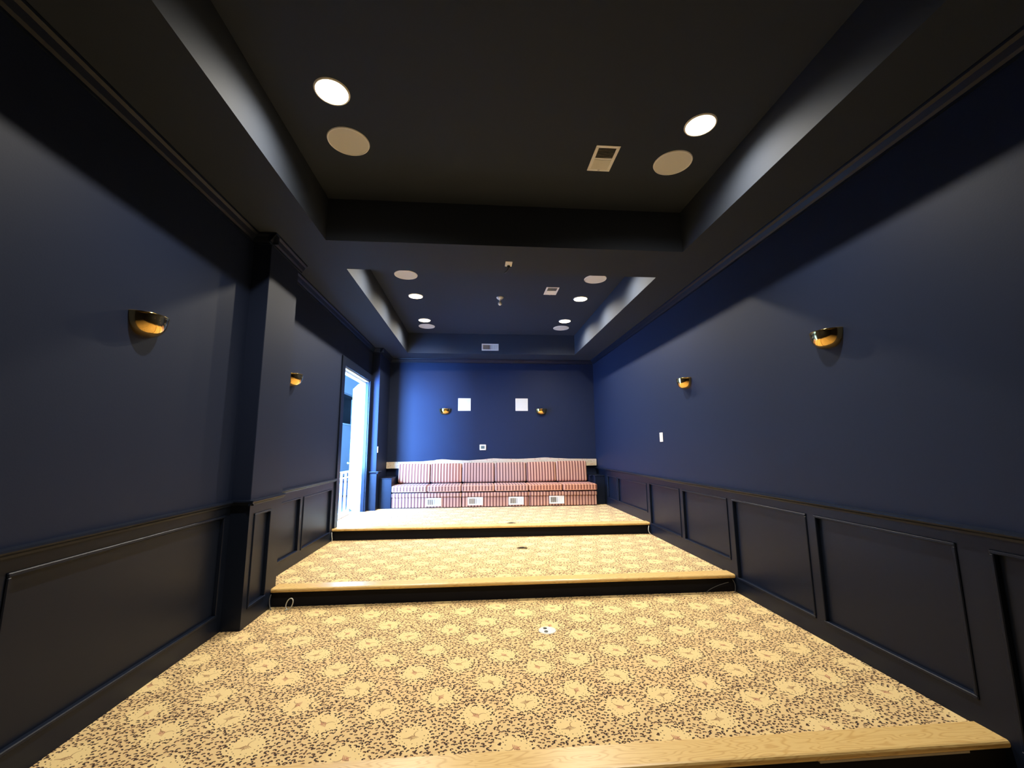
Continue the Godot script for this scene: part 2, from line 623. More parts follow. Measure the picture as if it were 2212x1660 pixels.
# ------------------------------------------------------------------ the shell
func shell():
	# carpeted tiers
	var tiers := [["floor", -2.09, ZF + 0.1, T0, "flat lower floor in front of the stepped carpet tiers"], ["floor", -4.26, -2.08, T1, "lowest carpeted tier, leopard medallion carpet, nearest the camera"], ["floor", -6.32, -4.25, T2, "middle carpeted tier between the two dark steps"], ["floor", ZB - 0.1, -6.31, T3, "top carpeted tier in front of the striped sofa"]]
	for t in tiers:
		var s := st()
		box(s, Vector3(XL - 0.25, t[3] - 0.3, t[1]), Vector3(XR + 0.1, t[3], t[2]))
		tag(obj(t[0], s, M.carpet), t[4], "carpet", "", "structure")
	var nose := [[-2.045, T1, XL + 0.0, "front"], [-4.20, T2, XP, "middle"], [-6.26, T3, XL, "rear"]]
	var words := {"front": "nearest oak nosing, wide along the bottom edge of the picture", "middle": "oak nosing along the edge of the middle tier", "rear": "oak nosing along the edge of the top tier by the sofa"}
	var k := 1
	for e in nose:
		var z: float = e[0]
		var y: float = e[1]
		var s := st()
		var prof := [Vector2(0.158, 0.006), Vector2(0.150, 0.012), Vector2(0.014, 0.012), Vector2(0.006, 0.009), Vector2(0.001, 0.002), Vector2(0.0, -0.008), Vector2(0.003, -0.017), Vector2(0.010, -0.022), Vector2(0.158, -0.022)]
		sweep(s, prof, Vector3(e[2], y, z), Vector3(XR - e[2], 0, 0), Vector3(0, 0, -1), Vector3.UP)
		tag(obj("trim_%d" % k, s, M.oak), words[e[3]], "nosing", "", "structure")
		k += 1
		var b := st()
		box(b, Vector3(XL - 0.05, y - 0.16, z - 0.06), Vector3(XR + 0.02, y - 0.021, z - 0.028))
		tag(obj("trim_%d" % k, b, M.riser), {"front": "black riser under the nearest oak nosing", "middle": "black painted riser below the middle tier", "rear": "black painted riser below the top tier"}[e[3]], "riser", "", "structure")
		k += 1
	# walls: lower part set back behind the panelling, upper part flush
	var wr := thing("wall_right", "long navy right wall with panelling and two brass sconces", "wall", Vector3.ZERO, "", "structure")
	var s := st()
	box(s, Vector3(XR, RAIL, ZB - 0.2), Vector3(XR + 0.2, YS + 0.01, ZF))
	obj("wall_face", s, M.wall, wr)
	s = st()
	box(s, Vector3(XR + 0.022, T0 - 0.3, ZB - 0.2), Vector3(XR + 0.2, RAIL, ZF))
	obj("panel_backing", s, M.trim, wr)
	M.wr = wr
	var wl := thing("wall_left", "navy left wall with pilaster, panelling and doorway", "wall", Vector3.ZERO, "", "structure")
	s = st()
	box(s, Vector3(XL - 0.15, RAIL, -3.73), Vector3(XL, YS + 0.01, ZF))
	box(s, Vector3(XL - 0.15, RAIL, -6.42), Vector3(XL, YS + 0.01, -4.28))
	box(s, Vector3(XL - 0.15, 2.63, -7.92), Vector3(XL, YS + 0.01, -6.42))
	box(s, Vector3(XL - 0.15, T3 - 0.3, -8.09), Vector3(XL, YS + 0.01, -7.92))
	obj("wall_face", s, M.wall, wl)
	s = st()
	box(s, Vector3(XL - 0.15, T0 - 0.3, -3.73), Vector3(XL - 0.022, RAIL, ZF))
	box(s, Vector3(XL - 0.15, T0 - 0.3, -6.42), Vector3(XL - 0.022, RAIL, -4.28))
	obj("panel_backing", s, M.trim, wl)
	s = st()
	box(s, Vector3(XL - 0.15, RAIL, -4.29), Vector3(XP, YS + 0.01, -3.72), 0.004)
	obj("pilaster", s, M.wall, wl, "front pilaster, dark face towards the camera")
	s = st()
	box(s, Vector3(XL - 0.15, T0 - 0.1, -4.29), Vector3(XP - 0.022, RAIL, -3.72))
	obj("pilaster_base", s, M.trim, wl)
	s = st()
	box(s, Vector3(XL - 0.15, T3 - 0.3, ZB - 0.2), Vector3(XP, YS + 0.01, -8.08), 0.004)
	obj("pilaster", s, M.wall, wl, "rear pilaster beside the bright doorway")
	s = st()
	box(s, Vector3(XL - 0.15, T3 - 0.02, -8.095), Vector3(XP + 0.016, RAIL, -8.3), 0.004)
	box(s, Vector3(XL, T3 - 0.02, -8.066), Vector3(XP + 0.016, RAIL, -8.1), 0.004)
	obj("pilaster_base", s, M.trim, wl)
	M.wl = wl
	var wb := thing("wall_back", "navy back wall above the striped sofa", "wall", Vector3.ZERO, "", "structure")
	s = st()
	box(s, Vector3(XP - 0.3, T3 - 0.3, ZB - 0.2), Vector3(XR + 0.2, YS + 0.01, ZB))
	obj("wall_face", s, M.wall, wb)
	M.wb = wb
	s = st()
	box(s, Vector3(XL - 0.2, T0 - 0.3, ZF), Vector3(XR + 0.2, YS + 0.3, ZF + 0.2))
	tag(obj("wall_front", s, M.wall), "navy screen wall behind the camera", "wall", "", "structure")
	# ceiling: a soffit round two recessed trays
	var c := thing("ceiling", "black navy ceiling with two recessed trays", "ceiling", Vector3.ZERO, "", "structure")
	s = st()
	box(s, Vector3(XL - 0.3, YS, ZB - 0.2), Vector3(TX0, YT + 0.1, ZF + 0.2))
	box(s, Vector3(TX1, YS, ZB - 0.2), Vector3(XR + 0.3, YT + 0.1, ZF + 0.2))
	box(s, Vector3(TX0, YS, TRAYS[0][1]), Vector3(TX1, YT + 0.1, ZF + 0.2))
	box(s, Vector3(TX0, YS, TRAYS[1][1]), Vector3(TX1, YT + 0.1, TRAYS[0][0]))
	box(s, Vector3(TX0, YS, ZB - 0.2), Vector3(TX1, YT + 0.1, TRAYS[1][0]))
	obj("soffit", s, M.ceiling, c)
	for t in TRAYS:
		s = st()
		box(s, Vector3(TX0 - 0.05, YT, t[0] - 0.05), Vector3(TX1 + 0.05, YT + 0.12, t[1] + 0.05))
		obj("tray_ceiling", s, M.ceiling, c)

# one run of panelling on a wall of constant x; face is the front of the frame, sg points into the room
func panels(parent: Node3D, face: float, sg: float, z_near: float, z_far: float, cells: Array):
	# cells from near to far: [z near, z far, y bottom, y top]
	var back := face - sg * 0.022
	var z := z_near
	for i in cells.size() + 1:
		var z2: float = cells[i][0] if i < cells.size() else z_far
		if z - z2 > 0.002:
			var s := st()
			box(s, Vector3(face, T0 - 0.2, z), Vector3(back, RAIL, z2))
			obj("stile", s, M.trim, parent)
		if i < cells.size():
			var c: Array = cells[i]
			var s := st()
			box(s, Vector3(face, c[3], c[0]), Vector3(back, RAIL, c[1]))
			obj("rail", s, M.trim, parent)
			s = st()
			box(s, Vector3(face, T0 - 0.2, c[0]), Vector3(back, c[2], c[1]))
			obj("rail", s, M.trim, parent)
			# the sunk panel and the raised moulding that frames it
			s = st()
			var p := back + sg * 0.002
			quad(s, Vector3(p, c[2], c[0]), Vector3(p, c[2], c[1]), Vector3(p, c[3], c[1]), Vector3(p, c[3], c[0]), Vector3(sg, 0, 0))
			obj("panel", s, M.trim, parent)
			s = st()
			var f := face + sg * 0.009
			var b := 0.019
			box(s, Vector3(back, c[2], c[0]), Vector3(f, c[2] + b, c[1]), 0.004)
			box(s, Vector3(back, c[3] - b, c[0]), Vector3(f, c[3], c[1]), 0.004)
			box(s, Vector3(back, c[2] + b, c[0]), Vector3(f, c[3] - b, c[0] - b), 0.004)
			box(s, Vector3(back, c[2] + b, c[1] + b), Vector3(f, c[3] - b, c[1]), 0.004)
			obj("panel_moulding", s, M.trim, parent)
			z = c[1]

func wainscot():
	panels(M.wr, XR, -1, ZF, ZB, [[0.95, 0.02, -0.02, 0.892], [-0.05, -0.98, -0.02, 0.892], [-1.05, -2.00 + 0.0, -0.02, 0.892], [-2.07, -2.11, -0.02, 0.892], [-2.15, -3.112, 0.132, 0.890], [-3.19, -4.155, 0.132, 0.886], [-4.24, -5.19, 0.286, 0.884], [-5.268, -6.215, 0.296, 0.884], [-6.315, -7.62, 0.442, 0.866], [-7.672, -8.24, 0.442, 0.866]].filter(func(c): return c[0] - c[1] > 0.1))
	panels(M.wl, XL, 1, ZF, -3.72, [[1.10, -0.40, -0.02, 0.886], [-0.48, -1.99, -0.02, 0.886], [-2.066, -3.648, 0.132, 0.886]])
	panels(M.wl, XP, 1, -3.72, -4.29, [[-3.795, -4.085, 0.135, 0.876]])
	panels(M.wl, XL, 1, -4.29, -6.28, [[-4.36, -5.116, 0.274, 0.866], [-5.20, -6.16, 0.270, 0.862]])

func mouldings():
	var chair := [Vector2(0, 0), Vector2(0.016, 0.0), Vector2(0.020, 0.012), Vector2(0.034, 0.022), Vector2(0.038, 0.030), Vector2(0.036, 0.040), Vector2(0.0, 0.044)]
	var crown := [Vector2(0, 0), Vector2(0, -0.086), Vector2(0.012, -0.086), Vector2(0.014, -0.074), Vector2(0.026, -0.060), Vector2(0.044, -0.030), Vector2(0.060, -0.016), Vector2(0.064, -0.006), Vector2(0.064, 0)]
	var run := func(parent, called, prof, a: Vector3, b: Vector3, into: Vector3):
		var s := st()
		sweep(s, prof, a, b - a, into, Vector3.UP)
		obj(called, s, M.trim, parent)
	var X := Vector3.RIGHT
	var Z := Vector3.BACK
	run.call(M.wr, "chair_rail", chair, Vector3(XR, RAIL, ZF), Vector3(XR, RAIL, ZB), -X)
	run.call(M.wr, "crown", crown, Vector3(XR, YS, ZF), Vector3(XR, YS, ZB), -X)
	run.call(M.wl, "chair_rail", chair, Vector3(XL, RAIL, ZF), Vector3(XL, RAIL, -3.70), X)
	run.call(M.wl, "chair_rail", chair, Vector3(XL, RAIL, -3.72), Vector3(XP + 0.034, RAIL, -3.72), Z)
	run.call(M.wl, "chair_rail", chair, Vector3(XP, RAIL, -3.686), Vector3(XP, RAIL, -4.29), X)
	run.call(M.wl, "chair_rail", chair, Vector3(XL, RAIL, -4.25), Vector3(XL, RAIL, -6.285), X)
	run.call(M.wl, "chair_rail", chair, Vector3(XL, RAIL, -8.066), Vector3(XP + 0.045, RAIL, -8.066), Z)
	run.call(M.wl, "chair_rail", chair, Vector3(XP + 0.016, RAIL, -8.04), Vector3(XP + 0.016, RAIL, -8.3), X)
	run.call(M.wl, "crown", crown, Vector3(XL, YS, ZF), Vector3(XL, YS, -3.66), X)
	run.call(M.wl, "crown", crown, Vector3(XL, YS, -3.72), Vector3(XP + 0.06, YS, -3.72), Z)
	run.call(M.wl, "crown", crown, Vector3(XP, YS, -3.66), Vector3(XP, YS, -4.35), X)
	run.call(M.wl, "crown", crown, Vector3(XL, YS, -4.25), Vector3(XL, YS, -8.08), X)
	run.call(M.wl, "crown", crown, Vector3(XL, YS, -8.08), Vector3(XP + 0.06, YS, -8.08), Z)
	run.call(M.wl, "crown", crown, Vector3(XP, YS, -8.02), Vector3(XP, YS, ZB), X)
	run.call(M.wb, "crown", crown, Vector3(XP, YS, ZB), Vector3(XR, YS, ZB), Z)

func doorway():
	# painted casing round the opening, white jamb lining, one closed white leaf
	var d := thing("door_1", "wide doorway in the left wall with its white door leaf swung out into the bright hall", "door", Vector3.ZERO, "", "structure")
	var s := st()
	for e in [[-6.285, -6.42], [-7.92, -8.055]]:
		box(s, Vector3(XL + 0.022, T3, e[0]), Vector3(XL - 0.01, 2.765, e[1]), 0.005)
	box(s, Vector3(XL + 0.022, 2.63, -6.42), Vector3(XL - 0.01, 2.765, -7.92), 0.005)
	obj("casing", s, M.trim, d)
	s = st()
	box(s, Vector3(XL - 0.005, T3, -6.42), Vector3(XL - 0.16, 2.63, -6.44))
	box(s, Vector3(XL - 0.06, T3, -7.90), Vector3(XL - 0.16, 2.63, -7.92))
	box(s, Vector3(XL - 0.005, 2.61, -6.44), Vector3(XL - 0.16, 2.63, -7.90))
	obj("jamb", s, M.white, d)
	s = st()
	box(s, Vector3(XL - 0.003, T3, -7.90), Vector3(XL - 0.06, 2.63, -7.92))
	obj("jamb", s, M.trim, d)
	s = st()
	box(s, Vector3(XL - 0.065, 2.585, -6.45), Vector3(XL - 0.15, 2.61, -7.90))
	obj("door_stop", s, M.white, d)
	# the far leaf, swung out into the hall
	s = st()
	box(s, Vector3(0.004, 0.012, -0.018), Vector3(0.74, 2.28, 0.018), 0.003)
	var leaf := obj("leaf", s, M.white, d, "white door leaf swung open into the hall")
	var phi := deg_to_rad(157.0)
	var along := Vector3(-sin(phi), 0, cos(phi))
	leaf.transform = Transform3D(Basis(along, Vector3.UP, along.cross(Vector3.UP)), Vector3(XL - 0.175, T3, -7.93))
	for y in [[0.20, 0.85], [1.02, 1.75], [1.86, 2.16]]:
		for x in [[0.10, 0.34], [0.41, 0.65]]:
			for sg in [-1.0, 1.0]:
				s = st()
				box(s, Vector3(x[0], y[0], sg * 0.016), Vector3(x[1], y[1], sg * 0.025), 0.006)
				obj("leaf_panel", s, M.white, leaf)
	for sg in [-1.0, 1.0]:
		s = st()
		lathe(s, [Vector2(0.0, 0.058), Vector2(0.016, 0.055), Vector2(0.026, 0.043), Vector2(0.026, 0.034), Vector2(0.012, 0.022), Vector2(0.011, 0.006), Vector2(0.030, 0.005), Vector2(0.030, 0.0)], Vector3(0.68, 0.83, sg * 0.018), Vector3(0, 0, sg), 20, 0, 1, Vector3.UP)
		obj("knob", s, M.old_brass, leaf)
	for y in [0.25, 0.89, 2.05]:
		s = st()
		tube(s, [Vector3(0.0, y - 0.05, 0.022), Vector3(0.0, y + 0.05, 0.022)], 0.008)
		box(s, Vector3(0.0, y - 0.05, 0.017), Vector3(0.035, y + 0.05, 0.020))
		obj("hinge", s, M.old_brass, leaf)

func hall():
	# the bright landing beyond the doorway
	var s := st()
	box(s, Vector3(-4.3, T3 - 0.3, -17.0), Vector3(XL - 0.15, T3 - 0.004, -4.0))
	tag(obj("floor", s, M.hall_floor), "mauve grey floor of the bright hall beyond the doorway", "floor", "", "structure")
	s = st()
	box(s, Vector3(XL - 0.16, T3 - 0.01, -6.42), Vector3(XL + 0.02, T3 + 0.004, -7.92))
	tag(obj("trim_7", s, M.white), "white threshold strip under the doorway", "threshold", "", "structure")
	var w := thing("wall_hall", "white hall walls with a dark opening above a half wall", "wall", Vector3.ZERO, "", "structure")
	s = st()
	box(s, Vector3(-4.35, T3 - 0.3, -17.0), Vector3(-4.2, 2.16, -8.2))
	obj("half_wall", s, M.white_wall, w)
	s = st()
	box(s, Vector3(-4.35, 3.19, -17.0), Vector3(-4.2, 4.35, -8.2))
	obj("header", s, M.white_wall, w)
	s = st()
	box(s, Vector3(-4.38, 2.16, -17.0), Vector3(-4.16, 2.205, -8.2), 0.006)
	obj("ledge", s, M.white, w)
	s = st()
	box(s, Vector3(-5.2, 1.6, -17.0), Vector3(-4.9, 3.5, -8.2))
	box(s, Vector3(-5.2, 1.6, -17.0), Vector3(-4.35, 1.7, -8.2))
	box(s, Vector3(-5.2, 3.3, -17.0), Vector3(-4.35, 3.4, -8.2))
	box(s, Vector3(-5.2, 1.6, -8.35), Vector3(-4.35, 3.4, -8.2))
	obj("recess", s, M.void, w)
	s = st()
	box(s, Vector3(-4.35, T3 - 0.3, -8.2), Vector3(-4.2, 4.35, -7.9))
	box(s, Vector3(-4.35, T3 - 0.3, -5.9), Vector3(-4.2, 4.35, -4.0))
	box(s, Vector3(-4.35, T3 - 0.3, -7.9), Vector3(-4.2, 0.9, -5.9))
	box(s, Vector3(-4.35, 2.9, -7.9), Vector3(-4.2, 4.35, -5.9))
	obj("window_wall", s, M.white_wall, w)
	s = st()
	box(s, Vector3(-5.2, T3 - 0.3, -17.2), Vector3(XL - 0.15, 4.35, -17.0))
	obj("end_wall", s, M.white_wall, w)
	s = st()
	box(s, Vector3(XL - 0.151, T3 - 0.3, -17.0), Vector3(XL - 0.17, 4.35, -8.06))
	box(s, Vector3(XL - 0.151, T3 - 0.3, -6.44), Vector3(XL - 0.17, 4.35, -4.0))
	box(s, Vector3(XL - 0.151, 2.63, -8.06), Vector3(XL - 0.17, 4.35, -6.44))
	box(s, Vector3(XL - 0.151, T3 - 0.3, -8.06), Vector3(XL - 0.17, 4.35, -7.92))
	obj("room_side", s, M.white_wall, w)
	# near end: wall with a tall window out of view, sized to light the back wall
	s = st()
	box(s, Vector3(-4.35, T3 - 0.3, -4.15), Vector3(XL - 0.15, 0.62, -4.0))
	box(s, Vector3(-4.35, 2.88, -4.15), Vector3(XL - 0.15, 4.35, -4.0))
	box(s, Vector3(-4.35, 0.62, -4.15), Vector3(-4.05, 2.88, -4.0))
	box(s, Vector3(-2.28, 0.62, -4.15), Vector3(XL - 0.15, 2.88, -4.0))
	obj("window_wall", s, M.white_wall, w)
	s = st()
	box(s, Vector3(-5.2, 4.2, -17.2), Vector3(XL - 0.15, 4.35, -4.0))
	tag(obj("ceiling", s, M.white_wall), "white ceiling of the bright hall", "ceiling", "", "structure")
	var win := thing("window_1", "tall hall window that lets the daylight in, out of sight", "window", Vector3.ZERO, "", "structure")
	s = st()
	for x in [-4.05, -3.19, -2.33]:
		box(s, Vector3(x, 0.62, -4.05), Vector3(x + 0.05, 2.88, -4.1))
	for y in [0.62, 1.73, 2.83]:
		box(s, Vector3(-4.05, y, -4.05), Vector3(-2.28, y + 0.05, -4.1))
	obj("window_frame", s, M.white, win)
	s = st()
	box(s, Vector3(-4.03, 0.64, -4.072), Vector3(-2.3, 2.86, -4.078))
	obj("pane", s, M.glass, win)
	win = thing("window_2", "unseen hall window facing the doorway, placed to light the right wall", "window", Vector3.ZERO, "", "structure")  # out of view, built round the area light that reaches the right wall
	s = st()
	for z in [-7.9, -6.925, -5.95]:
		box(s, Vector3(-4.25, 0.9, z), Vector3(-4.3, 2.9, z + 0.05))
	for y in [0.9, 1.88, 2.85]:
		box(s, Vector3(-4.25, y, -7.9), Vector3(-4.3, y + 0.05, -5.9))
	obj("window_frame", s, M.white, win)
	s = st()
	box(s, Vector3(-4.272, 0.92, -7.88), Vector3(-4.278, 2.88, -5.92))
	obj("pane", s, M.glass, win)
	# slatted gate across the open half
	var g := thing("safety_gate", "low white slatted gate just outside the open half of the doorway", "gate")
	var gx := -2.175
	var parts := [["top_rail", 1.00, 1.035], ["middle_rail", 0.915, 0.937], ["bottom_rail", T3 + 0.0, T3 + 0.085]]
	for p in parts:
		s = st()
		box(s, Vector3(gx - 0.018, p[1], -6.50), Vector3(gx + 0.018, p[2], -7.66), 0.004)
		obj(p[0], s, M.white, g)
	for i in 6:
		var z := -6.54 - 0.22 * i
		s = st()
		box(s, Vector3(gx - 0.016, T3 + 0.05, z), Vector3(gx + 0.016, 1.02, z - 0.035), 0.003)
		obj("slat", s, M.white, g)
	# slate coloured bench beyond the gate
	var b := thing("storage_bench", "low slate blue bench in the hall, seen through the slatted gate", "bench", Vector3(-3.45, T3, -10.8))
	s = st()
	box(s, Vector3(-0.55, 0.03, -0.4), Vector3(0.55, 0.33, 0.4), 0.01)
	obj("chest", s, M.slate, b)
	s = st()
	box(s, Vector3(-0.56, 0.33, -0.41), Vector3(0.56, 0.43, 0.41), 0.03)
	obj("seat_pad", s, M.slate, b)
	for x in [-0.5, 0.44]:
		for z in [-0.36, 0.30]:
			s = st()
			box(s, Vector3(x, 0, z), Vector3(x + 0.06, 0.035, z + 0.06), 0.004)
			obj("foot", s, M.dark, b)

# ------------------------------------------------------------------ ceiling
func can_lights():
	var spots := [[-0.954, -2.537, "recessed downlight nearest the camera on the left, beside a round speaker"], [1.593, -2.635, "recessed downlight nearest the camera on the right, beside a round speaker"], [-0.944, -6.307, "left downlight in the middle of the rear tray"], [1.599, -6.262, "right downlight in the middle of the rear tray"], [-0.960, -7.544, "left downlight at the far end of the rear tray"], [1.594, -7.440, "right downlight at the far end of the rear tray"], [-0.950, -5.030, "left downlight unseen behind the beam at the near end of the rear tray, lighting the tray side"], [1.597, -5.010, "right downlight unseen behind the beam at the near end of the rear tray, lighting the tray side"]]  # last pair is out of view, placed to light the rear tray sides
	for e in spots:
		var o := thing("recessed_light", e[2], "light", Vector3(e[0], YT, e[1]), "recessed downlights")
		var s := st()
		lathe(s, [Vector2(0.099, -0.004), Vector2(0.102, -0.008), Vector2(0.108, -0.007), Vector2(0.112, 0.0)], Vector3.ZERO, Vector3.UP, 36)
		obj("trim_ring", s, M.white_metal, o)
		s = st()
		lathe(s, [Vector2(0.0, -0.006), Vector2(0.06, -0.007), Vector2(0.100, -0.006)], Vector3.ZERO, Vector3.UP, 36)
		obj("lamp_lens", s, M.lamp, o)
		var l := SpotLight3D.new()
		l.name = "downlight"
		l.light_color = Color(1.0, 0.96, 0.88)
		l.light_energy = CAN_E * (0.68 if e[1] > -4.0 else 0.85)
		l.spot_angle = CAN_A
		l.spot_angle_attenuation = 1.0
		l.spot_range = 15.0
		l.spot_attenuation = 2.0
		l.light_size = 0.03
		l.shadow_enabled = true
		o.add_child(l)
		l.position = Vector3(0, -0.014, 0)
		l.rotation = Vector3(-PI / 2, 0, 0)

func register(called: String, label: String, at: Vector3, size: Vector2, turn: Basis, group: String, slats: int, split: bool) -> Node3D:
	# local: x across, y up the face, z out of the face
	var o := thing(called, label, "vent", at, group)
	o.basis = turn
	var w := size.x / 2
	var h := size.y / 2
	var f := 0.026
	var s := st()
	box(s, Vector3(-w, -h, 0), Vector3(-w + f, h, 0.006), 0.002)
	box(s, Vector3(w - f, -h, 0), Vector3(w, h, 0.006), 0.002)
	box(s, Vector3(-w + f, -h, 0), Vector3(w - f, -h + f, 0.006), 0.002)
	box(s, Vector3(-w + f, h - f, 0), Vector3(w - f, h, 0.006), 0.002)
	if split: box(s, Vector3(-0.008, -h + f, 0), Vector3(0.008, h - f, 0.005))
	obj("flange", s, M.white_metal, o)
	s = st()
	box(s, Vector3(-w + f, -h + f, -0.004), Vector3(w - f, h - f, 0.0005))
	obj("dark_duct_backing", s, M.duct_shade, o)  # solid sheet behind the slats, the shade of the opening put into its colour
	for i in slats:
		var t := (i + 0.5) / slats
		var x := lerpf(-w + f, w - f, t)
		if split and absf(x) < 0.010: continue
		var lean := -0.85 if x < 0 else 0.42      # the two banks are turned opposite ways
		s = st()
		var wid := (size.x - 2 * f) / slats * (0.66 if x < 0 else 0.86)
		var d := Vector3(cos(lean) * wid / 2, 0, sin(lean) * wid / 2)
		var n := Vector3(-sin(lean), 0, cos(lean))
		var a := Vector3(x, -h + f, 0.004)
		var b := Vector3(x, h - f, 0.004)
		for sg in [-1.0, 1.0]:
			quad(s, a - d + n * sg * 0.0006, a + d + n * sg * 0.0006, b + d + n * sg * 0.0006, b - d + n * sg * 0.0006, n * sg)
		obj("louver", s, M.white_metal, o)
	s = st()
	box(s, Vector3(w - f + 0.006, -0.010, 0.004), Vector3(w - 0.008, 0.010, 0.012), 0.002)
	obj("damper_lever", s, M.white_metal, o)
	return o

func ceiling_fittings():
	var sp := [[-0.982, -2.996, "round beige ceiling speaker nearest the camera on the left"], [1.581, -3.050, "round beige ceiling speaker nearest the camera on the right"], [-0.960, -5.500, "round ceiling speaker at the near left of the rear tray"], [1.613, -5.468, "round ceiling speaker at the near right of the rear tray"], [-0.963, -7.930, "round ceiling speaker at the far left of the rear tray"], [1.615, -7.896, "round ceiling speaker at the far right of the rear tray"]]
	for e in sp:
		var o := thing("ceiling_speaker", e[2], "speaker", Vector3(e[0], YT, e[1]), "round ceiling speakers")
		var s := st()
		lathe(s, [Vector2(0.142, -0.005), Vector2(0.144, -0.008), Vector2(0.150, -0.007), Vector2(0.153, 0.0)], Vector3.ZERO, Vector3.UP, 48)
		obj("rim", s, M.white_metal, o)
		s = st()
		lathe(s, [Vector2(0.0, -0.007), Vector2(0.1, -0.0066), Vector2(0.144, -0.005)], Vector3.ZERO, Vector3.UP, 48)
		obj("grille", s, M.speaker, o)
	# ceiling registers: x of the register runs along the room
	var down := Basis(Vector3(0, 0, -1), Vector3(1, 0, 0), Vector3(0, -1, 0))
	register("ceiling_vent", "white louvered vent in the front tray near the right downlight", Vector3(0.998, YT, -3.040), Vector2(0.303, 0.190), down, "ceiling vents", 18, true)
	register("ceiling_vent", "small white vent in the rear tray left of the right downlight", Vector3(1.085, YT, -5.955), Vector2(0.303, 0.190), down, "ceiling vents", 14, true)
	register("wall_vent", "white vent on the end face of the rear tray above the back wall", Vector3(0.256, 3.427, -8.43), Vector2(0.343, 0.142), Basis.IDENTITY, "", 16, true)
	# outlet with a black plug, on the beam between the trays
	var o := thing("ceiling_outlet", "white outlet plate with a black plug, on the beam between the trays", "outlet", Vector3(0.316, YS, -4.155))
	var s := st()
	box(s, Vector3(-0.036, -0.006, -0.060), Vector3(0.036, 0, 0.060), 0.003)
	obj("plate", s, M.white, o)
	s = st()
	box(s, Vector3(-0.014, -0.034, -0.020), Vector3(0.016, -0.006, -0.050), 0.005)
	obj("plug", s, M.black, o)
	s = st()
	tube(s, [Vector3(0.001, -0.030, -0.035), Vector3(-0.008, -0.044, -0.055), Vector3(-0.022, -0.052, -0.085), Vector3(-0.034, -0.050, -0.115)], 0.007)
	obj("cord", s, M.black, o)
	# round ended sensor
	o = thing("ceiling_sensor", "small white ceiling fitting with a flared base and ball end", "sensor", Vector3(0.341, YT, -6.283))
	s = st()
	lathe(s, [Vector2(0.055, 0.0), Vector2(0.054, -0.008), Vector2(0.044, -0.020), Vector2(0.022, -0.034), Vector2(0.016, -0.042), Vector2(0.0, -0.042)], Vector3.ZERO, Vector3.UP, 28)
	obj("base", s, M.white, o)
	s = st()
	lathe(s, [Vector2(0.013, -0.040), Vector2(0.012, -0.075)], Vector3.ZERO, Vector3.UP, 16)
	obj("stem", s, M.white_metal, o)
	s = st()
	var prof := []
	for i in 13:
		var a := PI * i / 12
		prof.append(Vector2(0.031 * sin(a), -0.098 + 0.031 * cos(a)))
	lathe(s, prof, Vector3.ZERO, Vector3.UP, 24)
	obj("ball", s, M.frosted, o)

# ------------------------------------------------------------------ sconces
func make_sconce(label: String) -> Node3D:
	# local: z out of the wall, y up, origin on the wall at the rim
	var o := thing("wall_sconce", label, "sconce", Vector3.ZERO, "brass bowl sconces")
	o.set_meta("base", "wall_sconce")
	var R := 0.121
	var H := 0.118
	var outer := []
	var inner := []
	for i in 15:
		var a := PI / 2 * i / 14
		outer.append(Vector2(R * pow(sin(a), 0.66), -H * cos(a)))
		inner.append(Vector2((R - 0.004) * pow(sin(a), 0.66), -(H - 0.004) * cos(a)))
	outer.append(Vector2(R + 0.003, 0.004))
	outer.append(Vector2(R, 0.008))
	var s := st()
	lathe(s, outer, Vector3.ZERO, Vector3.UP, 40, 0.0, 0.5, Vector3.LEFT, 0.92)
	inner.append(Vector2(R - 0.004, 0.006))
	inner.append(Vector2(R, 0.008))
	inner.reverse()
	lathe(s, inner, Vector3.ZERO, Vector3.UP, 40, 0.0, 0.5, Vector3.LEFT, 0.92)
	obj("bowl", s, M.brass, o)
	s = st()
	var plate := [Vector2(-0.105, 0.0), Vector2(-0.094, -0.055), Vector2(-0.06, -0.098), Vector2(0, -0.112), Vector2(0.06, -0.098), Vector2(0.094, -0.055), Vector2(0.105, 0.0)]
	sweep(s, plate, Vector3(0, 0, 0.0), Vector3(0, 0, 0.004), Vector3.RIGHT, Vector3.UP)
	obj("backplate", s, M.brass, o)
	s = st()
	lathe(s, [Vector2(0.016, -0.085), Vector2(0.016, -0.045), Vector2(0.0, -0.045)], Vector3(0, 0, 0.05), Vector3.UP, 16)
	obj("lamp_holder", s, M.white, o)
	s = st()
	lathe(s, [Vector2(0.013, -0.045), Vector2(0.018, -0.030), Vector2(0.018, -0.012), Vector2(0.010, 0.002), Vector2(0.0, 0.006)], Vector3(0, 0, 0.05), Vector3.UP, 16)
	obj("bulb", s, M.frosted, o, "unlit bulb inside the bowl")
	return o

func sconces():
	var list := [[Vector3(XL, 2.185, -2.62), PI / 2, "brass bowl sconce nearest on the left wall, before the pilaster"], [Vector3(XL, 2.185, -4.665), PI / 2, "brass bowl sconce on the left wall between pilaster and doorway"], [Vector3(XR, 2.212, -2.785), -PI / 2, "largest brass bowl sconce, near end of the right wall"], [Vector3(XR, 2.212, -4.905), -PI / 2, "farther brass bowl sconce on the right wall, above the white switch plate"], [Vector3(-0.672, 2.212, ZB), 0.0, "small brass sconce on the back wall left of the left square speaker"], [Vector3(1.368, 2.212, ZB), 0.0, "small brass sconce on the back wall right of the right square speaker"]]
	var first := make_sconce(list[0][2])
	for i in list.size():
		var e: Array = list[i]
		var o := first if i == 0 else dup(first, Vector3.ZERO, e[2])
		o.position = e[0]
		o.rotation = Vector3(0, e[1], 0)

